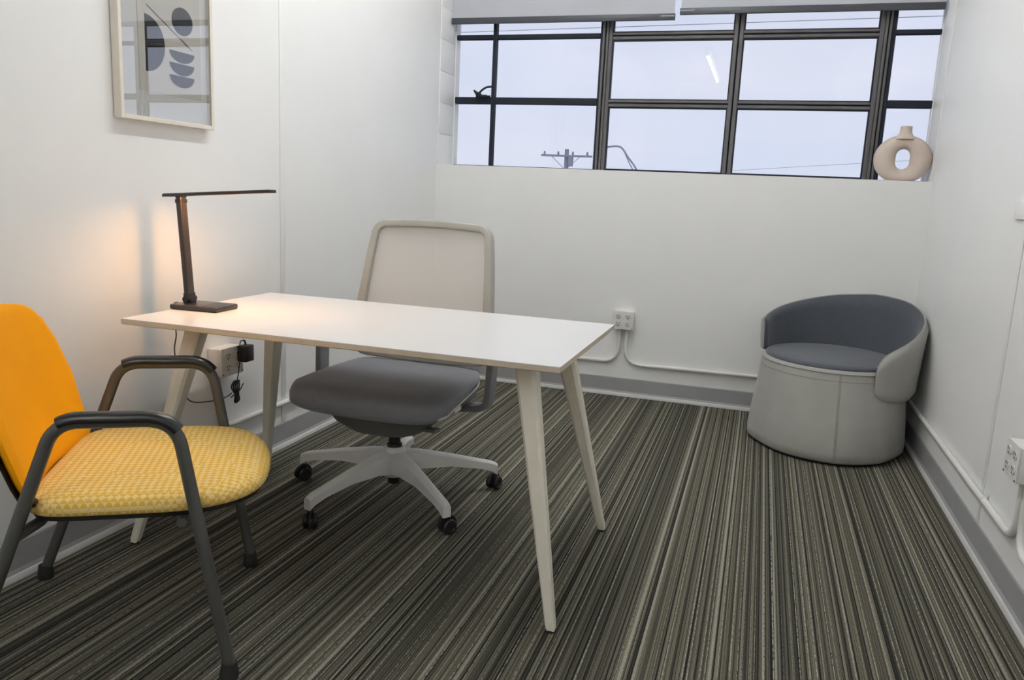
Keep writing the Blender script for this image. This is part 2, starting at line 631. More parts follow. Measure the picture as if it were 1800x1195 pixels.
# cam handle of the opening light
g = G().tube(crom([(0.262, YW - 0.030, 1.812), (0.228, YW - 0.050, 1.803), (0.195, YW - 0.06, 1.775), (0.188, YW - 0.055, 1.758), (0.205, YW - 0.045, 1.750), (0.255, YW - 0.035, 1.752)], 6), 0.0065, 8)
g.tube([(0.200, YW - 0.055, 1.758), (0.170, YW - 0.06, 1.768), (0.155, YW - 0.065, 1.785)], [0.009, 0.011, 0.005], 8)
g.box((0.165, YW - 0.058, 1.744), (0.235, YW - 0.024, 1.760), 0.003)
g.make('latch', 'steel_dark', w1)

# centre light: fixed grey steel sashes, two columns
w2 = struct(empty('window_2', (0, 0, 0)))


def double_bar_v(w, x, z0, z1):
    bar(w, x - 0.026, x - 0.0035, z0, z1, 'mullion', 'steel')
    bar(w, x + 0.0035, x + 0.026, z0, z1, 'mullion', 'steel')
    bar(w, x - 0.0035, x + 0.0035, z0, z1, 'mullion_gap', 'steel_dark', y0=YW - 0.010)


def gasket(w, x0, x1, z0, z1, t=0.007):
    g = G()
    g.box((x0, YW - 0.012, z0), (x0 + t, YW + 0.012, z1)).box((x1 - t, YW - 0.012, z0), (x1, YW + 0.012, z1))
    g.box((x0 + t, YW - 0.012, z0), (x1 - t, YW + 0.012, z0 + t)).box((x0 + t, YW - 0.012, z1 - t), (x1 - t, YW + 0.012, z1))
    g.make('gasket', 'steel_dark', w, smooth=0)
    pane(w, x0 + t, x1 - t, z0 + t, z1 - t)


# posts between the lights
for x, nm in ((0.961, 'post'), (2.492, 'post')):
    bar(w2, x - 0.017, x - 0.003, SILL, ZT, nm, 'steel', y0=YW - 0.040)
    bar(w2, x + 0.003, x + 0.017, SILL, ZT, nm, 'steel', y0=YW - 0.034)
    bar(w2, x - 0.003, x + 0.003, SILL, ZT, 'post_gap', 'steel_dark', y0=YW - 0.020)
xl, xr, xm = 0.978, 2.475, 1.720
bar(w2, xl, xl + 0.022, SILL, ZT, 'frame', 'steel')
bar(w2, xr - 0.024, xr, SILL, ZT, 'frame', 'steel')
bar(w2, xl + 0.022, xr - 0.024, SILL, SILL + 0.012, 'frame', 'steel_dark')
bar(w2, xl + 0.022, xr - 0.024, ZT - 0.02, ZT, 'frame', 'steel')
double_bar_v(w2, xm, SILL + 0.012, ZT - 0.02)
for zc in (1.722, 2.104, 2.486):
    for x0, x1 in ((xl + 0.022, xm - 0.026), (xm + 0.026, xr - 0.024)):
        bar(w2, x0, x1, zc + 0.004, zc + 0.019, 'transom', 'steel')
        bar(w2, x0, x1, zc - 0.021, zc - 0.003, 'transom', 'steel')
        bar(w2, x0, x1, zc - 0.003, zc + 0.004, 'transom_gap', 'steel_dark', y0=YW - 0.010)
zs = [SILL + 0.012, 1.701, 1.741, 2.083, 2.123, 2.465, 2.505, ZT - 0.02]
for k in range(0, 8, 2):
    gasket(w2, xl + 0.022, xm - 0.026, zs[k], zs[k + 1])
    gasket(w2, xm + 0.026, xr - 0.024, zs[k], zs[k + 1])
# side light on the right
w3 = struct(empty('window_3', (0, 0, 0)))
bar(w3, 2.509, 2.533, SILL, ZT, 'frame', 'steel_dark')
bar(w3, RW - 0.012, RW, SILL, ZT, 'frame', 'wall')
bar(w3, 2.533, RW - 0.012, SILL, SILL + 0.010, 'frame', 'steel_dark')
bar(w3, 2.533, RW - 0.012, ZT - 0.02, ZT, 'frame', 'steel_dark')
for zc, h in ((1.733, 0.02), (2.104, 0.012), (2.485, 0.013)):
    bar(w3, 2.533, RW - 0.012, zc - h, zc + h, 'transom', 'steel_dark')
zs = [SILL + 0.010, 1.713, 1.753, 2.092, 2.116, 2.472, 2.498, ZT - 0.02]
for k in range(0, 8, 2):
    pane(w3, 2.533, RW - 0.012, zs[k], zs[k + 1])


# ------------------------------------------------------------------ roller blinds
def blind(x0, x1, zh, label, capside, capin):
    YBL = 0.17
    r = empty('roller_blind', ((x0 + x1) / 2, YBL, zh))
    c = (x0 + x1) / 2
    h = (x1 - x0) / 2
    G().box((-h + 0.006, -0.0006, 0.034), (h - 0.006, 0.0006, 2.545 - zh)).make('fabric', 'blind', r, smooth=0)
    G().box((-h, -0.008, 0.0), (h, 0.008, 0.036), 0.003).make('hem_bar', 'hem', r)
    xs = capside * h
    a, b = sorted((xs, xs - capside * 0.085))
    G().box((a + 0.004, -0.0095, 0.019), (b - 0.004, -0.0078, 0.025), 0.0005, seg=1).make('bar_insert', 'hemcap', r)
    G().lathe([(0.0, -h + 0.002), (0.026, -h + 0.002), (0.026, h - 0.002), (0.0, h - 0.002)], (0, 0.012, 2.55 - zh), 20, axis=0).make('roller_tube', 'hem', r)
    tag(r, label, 'blind', 'roller blinds at the window')
    return r


blind(0.004, 1.366, 2.170, 'wider left grey roller blind with slate hem bar, hung slightly lower', 1, 0)
blind(1.390, 2.742, 2.197, 'right grey roller blind with slate hem bar above the vase', -1, 0)

# ------------------------------------------------------------------ ceiling lights (one seen mirrored in the window glass, one added unseen)
def ceiling_light(loc, label):
    cl = empty('ceiling_light', loc)
    G().box((-0.045, -1.16, 0.03), (0.045, 1.16, 0.075), 0.006).make('batten', 'ceil', cl)
    G().lathe([(0.0, -1.13), (0.016, -1.13), (0.016, 1.13), (0.0, 1.13)], (0, 0, 0), 20, axis=1).make('tube', 'tube', cl)
    for sg in (-1, 1):
        G().box((-0.025, sg * 1.145 - 0.013, -0.026), (0.025, sg * 1.145 + 0.013, 0.034), 0.003).make('lamp_holder', 'ceil', cl)
    tag(cl, label, 'light', 'ceiling tube lights')


ceiling_light((1.080, -6.57, ZC - 0.075), 'white ceiling tube light mirrored in the middle window pane')
ceiling_light((1.080, -1.72, ZC - 0.075), 'added unseen ceiling tube that brightens the window end of the room')  # extra fill tube, added only to brighten the window end


# ------------------------------------------------------------------ desk
def build_desk():
    cx, cy = 0.826, -2.3334
    hx, hy = 0.680, 0.381
    d = empty('desk', (cx, cy, 0))
    g = G().box((-hx, -hy, 0.7335), (hx, hy, 0.735))
    top = g.make('tabletop', 'top', d, smooth=0)
    prof = [(0.0, 0.7334), (0.0, 0.7195), (0.003, 0.7170), (0.014, 0.7150)]
    rings = [[(sx * (hx - i), sy * (hy - i), z) for sx, sy in ((-1, -1), (1, -1), (1, 1), (-1, 1))] for i, z in prof]
    G().rings(rings).make('edge_band', 'edge', top, smooth=0)
    for sx in (-1, 1):
        for sy in (-1, 1):
            tx, ty = sx * 0.540, sy * 0.205
            bx, by = sx * 0.690, sy * 0.352
            out = Vector((sx, sy, 0)).normalized()
            sid = Vector((-sy, sx, 0)).normalized()
            rings = []
            for t in (0, 0.03, 0.5, 0.985, 1.0):
                z = 0.7149 * (1 - t) + 0.006 * t
                c = Vector((tx + (bx - tx) * t, ty + (by - ty) * t, z))
                w = 0.043 * (1 - t) + 0.0185 * t
                if t == 1.0:
                    w *= 0.86
                k = 0.16
                corners = [out, sid, -out, -sid]
                ring = []
                for q in range(4):
                    p0, p1, p2 = corners[q - 1], corners[q], corners[(q + 1) % 4]
                    ring.append(c + (p1 * (1 - k) + p0 * k) * w)
                    ring.append(c + (p1 * (1 - k) + p2 * k) * w)
                rings.append(ring)
            leg = G().rings(rings).make('leg', 'leg', d, smooth=25)
            G().lathe([(0.0, 0.0), (0.013, 0.0), (0.013, 0.007), (0.0, 0.007)], (bx, by, 0), 14).make('glide', 'glide', leg)
            G().box((tx - 0.055, ty - 0.055, 0.7095), (tx + 0.055, ty + 0.055, 0.7149), 0.001, seg=1).make('mounting_plate', 'dkgrey', d)
    tag(d, 'white topped desk with pale edge and splayed whitewashed wooden legs', 'desk')
    return d


build_desk()


# ------------------------------------------------------------------ desk lamp
def build_lamp():
    L0 = empty('desk_lamp', (0.222, -2.428, 0.735), math.radians(3))
    base = G().box((-0.093, -0.062, 0.0), (0.082, 0.062, 0.017), 0.006, seg=3).make('base', 'bronze', L0)
    G().box((0.015, -0.045, 0.0171), (0.070, 0.045, 0.0178), 0.0003, seg=1).make('touch_panel', 'black', base)
    # lower hinge
    hg = G().lathe([(0.0, -0.024), (0.011, -0.024), (0.011, 0.024), (0.0, 0.024)], (-0.060, 0, 0.030), 18, axis=1)
    hg.box((-0.074, -0.016, 0.016), (-0.046, 0.016, 0.030), 0.002)
    hg.make('hinge', 'black', L0)
    a, b = Vector((-0.060, 0, 0.032)), Vector((-0.083, 0, 0.360))
    st = G().tube([a, a + (b - a) * 0.03, a + (b - a) * 0.97, b], [0.92, 1, 1, 0.92], sec=[(x, y) for x, y in rrect(0.0175, 0.010, 0.006)], upv=(1, 0, 0))
    stem = st.make('arm', 'bronze', L0)
    for t in (0.035, 0.965):
        c = a + (b - a) * t
        G().tube([c - (b - a).normalized() * 0.006, c + (b - a).normalized() * 0.006], 1, sec=rrect(0.0195, 0.0118, 0.006), upv=(1, 0, 0)).make('collar', 'black', stem)
    G().lathe([(0.0, -0.016), (0.0095, -0.016), (0.0095, 0.016), (0.0, 0.016)], (-0.083, 0, 0.364), 18, axis=1).make('hinge', 'black', L0)
    # head: thin tilted bar
    h0, h1 = Vector((-0.140, 0, 0.366)), Vector((0.254, 0, 0.3955))
    d = (h1 - h0).normalized()
    up_ = Vector((-d.z, 0, d.x))
    yv = Vector((0, 1, 0))
    hd = G().tube([h0 + up_ * 0.0015, h0 + d * 0.006 + up_ * 0.0015, h1 - d * 0.006 + up_ * 0.0015, h1 + up_ * 0.0015], [0.8, 1, 1, 0.8], sec=rrect(0.021, 0.0028, 0.002), upv=(0, 0, 1))
    for sg in (-1, 1):      # shallow lips that shade the strip from the side
        hd.tube([h0 + d * 0.002 + yv * sg * 0.0195 - up_ * 0.0028, h1 - d * 0.002 + yv * sg * 0.0195 - up_ * 0.0028], 1, sec=rrect(0.0014, 0.0032, 0.0008, 2), upv=(0, 0, 1))
    for e in (h0 + d * 0.003, h1 - d * 0.003):
        hd.tube([e - yv * 0.019 - up_ * 0.0028, e + yv * 0.019 - up_ * 0.0028], 1, sec=rrect(0.0014, 0.0032, 0.0008, 2), upv=(0, 0, 1))
    head = hd.make('lamp_head', 'bronze', L0)
    e0, e1 = h0 + d * 0.095 - up_ * 0.0019, h1 - d * 0.012 - up_ * 0.0019
    G().tube([e0, e1], 1, sec=rrect(0.0165, 0.0005, 0.0004, 2), upv=(0, 0, 1)).make('led_strip', 'led', head)
    # mains lead over the desk edge, down to the socket
    c = math.cos(math.radians(3))
    pts = [(-0.095, 0.03, 0.006), (-0.125, 0.04, 0.004), (-0.150, 0.05, 0.004), (-0.163, 0.052, -0.006), (-0.165, 0.053, -0.05), (-0.160, 0.056, -0.11), (-0.172, 0.060, -0.17), (-0.168, 0.075, -0.27),
           (-0.16, 0.11, -0.355), (-0.155, 0.20, -0.385), (-0.15, 0.31, -0.395), (-0.145, 0.35, -0.385)]
    G().tube(crom(pts, 6), 0.0022, 6).make('cord', 'black', L0)
    tag(L0, 'dark bronze folding LED lamp glowing warm on the desk corner', 'lamp')


build_lamp()


# ------------------------------------------------------------------ yellow guest chair (local X forward, Y left)
def build_guest_chair():
    R = empty('guest_chair', (0.4615, -3.066, 0), math.radians(31))
    rt_ = 0.0145
    for sy in (-1, 1):
        y = sy * 0.29
        pth = fillet([(0.290, y, 0.012), (0.186, y, 0.634), (-0.055, y, 0.634), (-0.283, y, 0.012)], [0.075, 0.075], 9)
        side = G().tube(pth, rt_, 14).make('side_frame', 'frame', R)
        # arm cap hugging the top of the tube
        cap = [p + Vector((0, 0, 0.0)) for p in pth if p.z > 0.575]
        full = [p for p in pth if p.z > 0.60]
        sec = [(math.cos(math.radians(t)) * 1.0, math.sin(math.radians(t)) * 1.0) for t in range(-20, 201, 20)]
        sec = [(x * 0.0195, y_ * 0.0165 + 0.0065) for x, y_ in sec]
        # keep the level part and the front bend only
        run = [p for p in full if p.x > -0.045]
        if run[0].x < run[-1].x:
            run = run[::-1]
        run = [p for p in run]
        nn = []
        for i, p in enumerate(run):
            d = (run[min(i + 1, len(run) - 1)] - run[max(i - 1, 0)]).normalized()
            nrm = Vector((-d.z, 0, d.x))
            if nrm.z < 0:
                nrm = -nrm
            nn.append([p + Vector((0, 1, 0)) * x + nrm * yy for x, yy in sec])
        G().rings(nn).make('arm_cap', 'armcap', side, smooth=50)
        for x in (0.290, -0.283):
            G().lathe([(0.0, 0.0), (0.021, 0.0), (0.023, 0.008), (0.0205, 0.020), (0.0175, 0.040), (0.0, 0.041)], (x + (-0.004 if x > 0 else 0.004), y, 0.0), 18).make('foot', 'glide', side)
    # cross rails under the seat
    rail = G().tube([(0.19, -0.285, 0.392), (0.19, 0.285, 0.392)], 0.011, 12)
    rail.make('cross_rail', 'frame', R)
    rail2 = fillet([(-0.150, -0.288, 0.375), (-0.115, -0.22, 0.385), (-0.115, 0.22, 0.385), (-0.150, 0.288, 0.375)], 0.06, 6)
    G().tube(rail2, 0.0125, 12).make('cross_rail', 'frame', R)
    # seat pan and cushion
    def outline(k, z, inset, n=56):
        ring = []
        for i in range(n):
            t = 2 * pi * i / n
            c, s_ = math.cos(t), math.sin(t)
            e = 2 / 3.0 if c >= 0 else 2 / 8.0
            e2 = 2 / 3.0 if c >= 0 else 2 / 6.0
            x = abs(c) ** e * (1 if c >= 0 else -1)
            y = abs(s_) ** e2 * (1 if s_ >= 0 else -1)
            fx = (0.253 if c >= 0 else 0.248) - inset
            fy = 0.287 - inset
            xx = 0.100 + x * fx
            yy = y * fy
            # front edge bows forward in the middle, waterfall at front
            xx += 0.012 * max(0, x) * (1 - (yy / 0.28) ** 2)
            dz = -0.016 * max(0, (xx - 0.24) / 0.12) ** 2 * (1 if z > 0.43 else 0.6)
            dz += 0.010 * (yy / 0.28) ** 2 * (1 if z > 0.43 else 0.4) * 0
            ring.append((xx, yy, z + dz))
        return ring
    G().rings([outline(0, 0.404, 0.012), outline(0, 0.399, 0.03), outline(0, 0.396, 0.10)][::-1] + [outline(0, 0.414, 0.008)]).make('seat_pan', 'black', R)
    rings = [outline(0, 0.4145, 0.010), outline(0, 0.420, 0.003), outline(0, 0.432, 0.0), outline(0, 0.444, 0.004), outline(0, 0.452, 0.013), outline(0, 0.457, 0.03),
             outline(0, 0.459, 0.07), outline(0, 0.457, 0.13), outline(0, 0.455, 0.20), outline(0, 0.4545, 0.255)]
    G().rings(rings).make('seat', 'pattern', R, smooth=60)
    # backrest: curved padded shell, wider in the middle, leaning back
    def bw(v):      # half width along height
        pts = [(0, 0.232), (0.12, 0.254), (0.45, 0.268), (0.7, 0.247), (0.85, 0.215), (0.94, 0.168), (0.985, 0.11), (1, 0.06)]
        for (a, wa), (b, wb_) in zip(pts, pts[1:]):
            if v <= b:
                t = (v - a) / (b - a)
                return wa + (wb_ - wa) * t
        return pts[-1][1]

    def bp(v, u, off):
        z = 0.434 + v * 0.405
        x = -0.143 - v * 0.105 - 0.02 * (v * (1 - v)) * 2
        y = u * bw(v)
        x += 0.036 * (u * bw(v) / 0.26) ** 2       # wraps round the sitter
        return Vector((x - off, y, z + off * -0.25))

    def back(name, mat, o0, o1, par, v0=0.0, v1=1.0, shrink=1.0):
        g = G()
        nv, nu = 26, 22
        rings = []
        for i in range(nv + 1):
            v = v0 + (v1 - v0) * i / nv
            fr, bk = [], []
            for j in range(nu + 1):
                u = (-1 + 2 * j / nu)
                edge = min(1.0, (1 - abs(u)) / 0.10, (v - v0) / 0.05 + 0.02, (v1 - v) / 0.05 + 0.02)
                th = math.sqrt(max(0.0, 1 - (1 - max(0, min(1, edge))) ** 2))
                mid = (o0 + o1) / 2
                fr.append(bp(v, u * shrink, mid + (o0 - mid) * (0.25 + 0.75 * th)))
                bk.append(bp(v, u * shrink, mid + (o1 - mid) * (0.25 + 0.75 * th)))
            rings.append(fr + bk[::-1])
        g.rings(rings)
        return g.make(name, mat, par, smooth=60)
    br = back('backrest', 'orange', 0.0, 0.028, R)
    back('back_shell', 'black', 0.0285, 0.040, br, 0.0, 0.98, 0.985)
    # lower back bracket, two side supports down to the frame
    lo = [bp(0.02, u, 0.010) + Vector((0.012, 0, -0.012)) for u in (-1, -0.75, -0.5, -0.25, 0, 0.25, 0.5, 0.75, 1)]
    G().tube(crom(lo, 4), 1, sec=rrect(0.008, 0.015, 0.005), upv=(0, 0, 1)).make('back_bracket', 'black', br)
    for sy in (-1, 1):
        p = [(-0.118, sy * 0.286, 0.465), (-0.112, sy * 0.255, 0.440), (-0.105, sy * 0.22, 0.418), (-0.10, sy * 0.19, 0.398)]
        G().tube(crom(p, 5), 0.011, 10).make('support', 'black', R)
    tag(R, 'orange backed guest chair with ochre lattice seat and dark tube arms', 'chair')


build_guest_chair()


# ------------------------------------------------------------------ task chair (local -Y forward)
def build_task_chair():
    R = empty('task_chair', (0.706, -1.985, 0), math.radians(0))
    # base
    hub = G().lathe([(0.0, 0.085), (0.040, 0.085), (0.050, 0.105), (0.052, 0.150), (0.046, 0.188), (0.036, 0.200), (0.0, 0.200)], (0, 0, 0), 28).make('hub', 'lgrey', R)
    G().lathe([(0.0, 0.055), (0.022, 0.055), (0.024, 0.060), (0.024, 0.0848), (0.0, 0.0848)], (0, 0, 0), 20).make('cylinder_cap', 'black', hub)
    G().lathe([(0.0, 0.2002), (0.029, 0.2002), (0.028, 0.212), (0.023, 0.216), (0.023, 0.300), (0.0, 0.300)], (0, 0, 0), 20).make('gas_cylinder', 'black', R)
    for k in range(5):
        a = math.radians(178 + 72 * k)
        d = Vector((math.cos(a), math.sin(a), 0))
        s = Vector((-d.y, d.x, 0))
        z = Vector((0, 0, 1))
        rings = []
        for r, zt, zb, w in ((0.030, 0.186, 0.100, 0.033), (0.10, 0.178, 0.112, 0.028), (0.22, 0.155, 0.112, 0.022), (0.34, 0.127, 0.094, 0.019), (0.385, 0.117, 0.080, 0.018), (0.408, 0.106, 0.064, 0.016)):
            c = d * r
            rings.append([c + s * (-w) + z * zb, c + s * w + z * zb, c + s * w * 0.92 + z * (zt - 0.006), c + s * w * 0.55 + z * zt, c - s * w * 0.55 + z * zt, c - s * w * 0.92 + z * (zt - 0.006)])
        arm = G().rings(rings).make('base_arm', 'lgrey', R, smooth=40)
        # caster: swivel stem, hood and twin wheels
        st = d * 0.392
        ca = a + random.uniform(0.6, 2.2)
        cdv = Vector((math.cos(ca), math.sin(ca), 0))
        cs = Vector((-cdv.y, cdv.x, 0))
        cc = st + cdv * 0.012 + z * 0.0275
        mt = Matrix.Translation(cc) @ Matrix(((cdv.x, cs.x, 0, 0), (cdv.y, cs.y, 0, 0), (0, 0, 1, 0), (0, 0, 0, 1)))
        hood = G()
        arc = [(0.031 * math.cos(math.radians(t)), 0, 0.031 * math.sin(math.radians(t))) for t in range(-10, 181, 19)]
        hood.tube([mt @ Vector(p) for p in arc], 1, sec=rrect(0.0085, 0.003, 0.002, 2), upv=cs, cap=True)
        hood.lathe([(0.0, 0.03), (0.010, 0.03), (0.010, 0.066), (0.0, 0.066)], st, 12)
        ch = hood.make('caster_hood', 'black', arm)
        for sg in (-1, 1):
            wh = G()
            prof = [(0.0, 0.0), (0.020, 0.0), (0.0255, 0.002), (0.0275, 0.006), (0.0275, 0.014), (0.024, 0.018), (0.016, 0.0185), (0.014, 0.016), (0.0, 0.016)]
            ring = []
            for r, h in prof:
                ring.append([mt @ Vector((r * math.cos(2 * pi * q / 20), sg * (0.0065 + h), r * math.sin(2 * pi * q / 20))) for q in range(20)])
            wh.rings(ring)
            wh.make('wheel', 'black', ch)
    # seat mechanism
    def ell(rx, ry, z, cy=0.0, n=28, e=0.7):
        out = []
        for i in range(n):
            t = 2 * pi * i / n
            c, s_ = math.cos(t), math.sin(t)
            out.append((abs(c) ** e * math.copysign(rx, c), cy + abs(s_) ** e * math.copysign(ry, s_), z))
        return out
    G().rings([ell(0.045, 0.05, 0.262, 0.0), ell(0.08, 0.10, 0.268), ell(0.14, 0.16, 0.288, -0.01), ell(0.195, 0.20, 0.330, -0.02), ell(0.222, 0.23, 0.380, -0.02)]).make('under_pan', 'dkgrey', R, smooth=60)
    G().box((0.085, -0.05, 0.272), (0.13, 0.06, 0.335), 0.008).make('mechanism_box', 'lgrey', R)
    for (p, q) in (((0.10, -0.10, 0.322), (0.225, -0.125, 0.322)), ((-0.16, -0.10, 0.335), (-0.285, -0.10, 0.335))):
        G().tube([p, q], 1, sec=rrect(0.020, 0.0065, 0.005), upv=(0, 0, 1)).make('lever', 'dkgrey', R)
    # seat cushion: sections front to back
    secs = [(-0.318, 0.235, 0.447, 0.405), (-0.312, 0.265, 0.458, 0.392), (-0.296, 0.286, 0.470, 0.381), (-0.26, 0.302, 0.481, 0.382), (-0.20, 0.306, 0.487, 0.392), (-0.10, 0.304, 0.488, 0.405),
            (0.02, 0.296, 0.488, 0.412), (0.12, 0.284, 0.490, 0.416), (0.175, 0.270, 0.492, 0.422), (0.205, 0.255, 0.488, 0.432), (0.218, 0.235, 0.477, 0.446)]
    rings = []
    for y, w, zt, zb in secs:
        zm, h = (zt + zb) / 2, (zt - zb) / 2
        ring = []
        for i in range(44):
            t = 2 * pi * i / 44
            c, s_ = math.cos(t), math.sin(t)
            px = abs(c) ** 0.42 * math.copysign(w, c)
            pz = zm + abs(s_) ** 0.55 * math.copysign(h, s_)
            if s_ > 0:
                pz -= 0.010 * (1 - (px / w) ** 2) * (1 if -0.25 < y < 0.2 else 0.4)
            yy = y + (0.035 * (px / 0.29) ** 2 if y < -0.2 else 0)
            ring.append((px, yy, pz))
        rings.append(ring)
    seat = G().rings(rings).make('seat', 'seatgrey', R, smooth=60)
    for sx in (-1, 1):
        ed = [(sx * (w * 0.985), y + (0.035 * (w / 0.29) ** 2 if y < -0.2 else 0), (zb * 0.72 + zt * 0.28)) for y, w, zt, zb in secs[2:]]
        G().tube(crom(ed, 3), 0.0045, 8).make('seat_trim', 'lgrey', seat)
    G().box((0.298, -0.16, 0.404), (0.3025, -0.10, 0.420), 0.001, seg=1).make('label_tag', 'tag', seat)
    G().box((-0.262, -0.22, 0.376), (0.262, 0.19, 0.411), 0.014).make('seat_pan', 'dkgrey', R)
    # back frame: leaning rounded trapezoid loop
    def by(z):
        return 0.205 + (z - 0.50) * 0.195
    loop2 = [(-0.240, 0.520), (-0.272, 0.545), (-0.290, 0.62), (-0.287, 0.70), (-0.272, 0.86), (-0.259, 0.965), (-0.252, 1.000), (-0.232, 1.021), (-0.19, 1.028), (0.0, 1.034),
             (0.19, 1.028), (0.232, 1.021), (0.252, 1.000), (0.259, 0.965), (0.272, 0.86), (0.287, 0.70), (0.290, 0.62), (0.272, 0.545), (0.240, 0.520), (0.0, 0.512)]
    lp = [Vector((x * 0.945, by(z) + 0.035 * (1 - (x / 0.29) ** 2) * 0.6, z - 0.012)) for x, z in loop2]
    lp = crom(lp, 5, closed=True)
    m = len(lp)
    ctr = Vector((0, by(0.77), 0.77))
    rings = []
    nrm = Vector((0, -1, 0.195)).normalized()
    for i in range(m):
        t = (lp[(i + 1) % m] - lp[i - 1]).normalized()
        side = t.cross(nrm).normalized()
        if side.dot(ctr - lp[i]) > 0:
            side = -side
        k = 1.25 - 0.35 * max(0, (lp[i].z - 0.5) / 0.52)
        rings.append([lp[i] + side * x * k + nrm * y for x, y in rrect(0.0155, 0.024, 0.006, 3)])
    bf = G().rings(rings, loop=True).make('back_frame', 'backframe', R, smooth=50)
    # mesh panel spanning the loop
    g = G()
    rows = []
    for i in range(17):
        z = 0.515 + (1.012 - 0.515) * i / 16
        if z < 0.62:
            hw = 0.238 + (z - 0.515) / 0.105 * 0.034
        else:
            hw = 0.272 - (z - 0.62) / 0.392 * 0.040
        rows.append([(hw * (-1 + j / 8), by(z) + 0.021 * (1 - ((-1 + j / 8)) ** 2) + 0.02 * math.sin(pi * i / 16) * (1 - (-1 + j / 8) ** 2), z) for j in range(17)])
    g.rings(rows, closed=False).make('mesh_panel', 'mesh', bf, smooth=60)
    # lumbar band and spine that carry the back
    rows = []
    for z, o in ((0.500, -0.010), (0.520, -0.018), (0.575, -0.018), (0.590, -0.010)):
        rows.append([(0.252 * (-1 + j / 8), by(z) + 0.015 * (1 - (-1 + j / 8) ** 2) + o, z) for j in range(17)])
    back_rows = [[(x, y + 0.030, z) for x, y, z in r] for r in rows[::-1]]
    g = G()
    g.rings([list(col) for col in zip(*(rows + back_rows))])
    g.make('lumbar_band', 'mdgrey', R, smooth=50)
    G().tube(fillet([(0, 0.12, 0.345), (0, 0.25, 0.350), (0, by(0.62) + 0.045, 0.62)], 0.07, 8), 1, sec=rrect(0.045, 0.014, 0.008), upv=(1, 0, 0)).make('spine', 'dkgrey', R)
    # arms: bracket from under the seat, upright and pad
    for sx in (-1, 1):
        p = fillet([(sx * 0.22, 0.06, 0.365), (sx * 0.348, 0.06, 0.378), (sx * 0.356, 0.08, 0.625)], 0.04, 8)
        a = G().tube(p, 1, sec=rrect(0.034, 0.0125, 0.006), upv=(sx, 0, 0.001)).make('arm_upright', 'mdgrey', R, smooth=50)
        G().box((sx * 0.355 - 0.018, 0.050, 0.545), (sx * 0.355 + 0.018, 0.122, 0.63), 0.008).make('arm_sleeve', 'lgrey', a)
        G().box((sx * 0.350 - 0.042, -0.06, 0.630), (sx * 0.350 + 0.042, 0.18, 0.655), 0.011, seg=3).make('arm_pad', 'black', a)
    tag(R, 'grey swivel office chair with beige mesh back behind the desk', 'office chair')


build_task_chair()


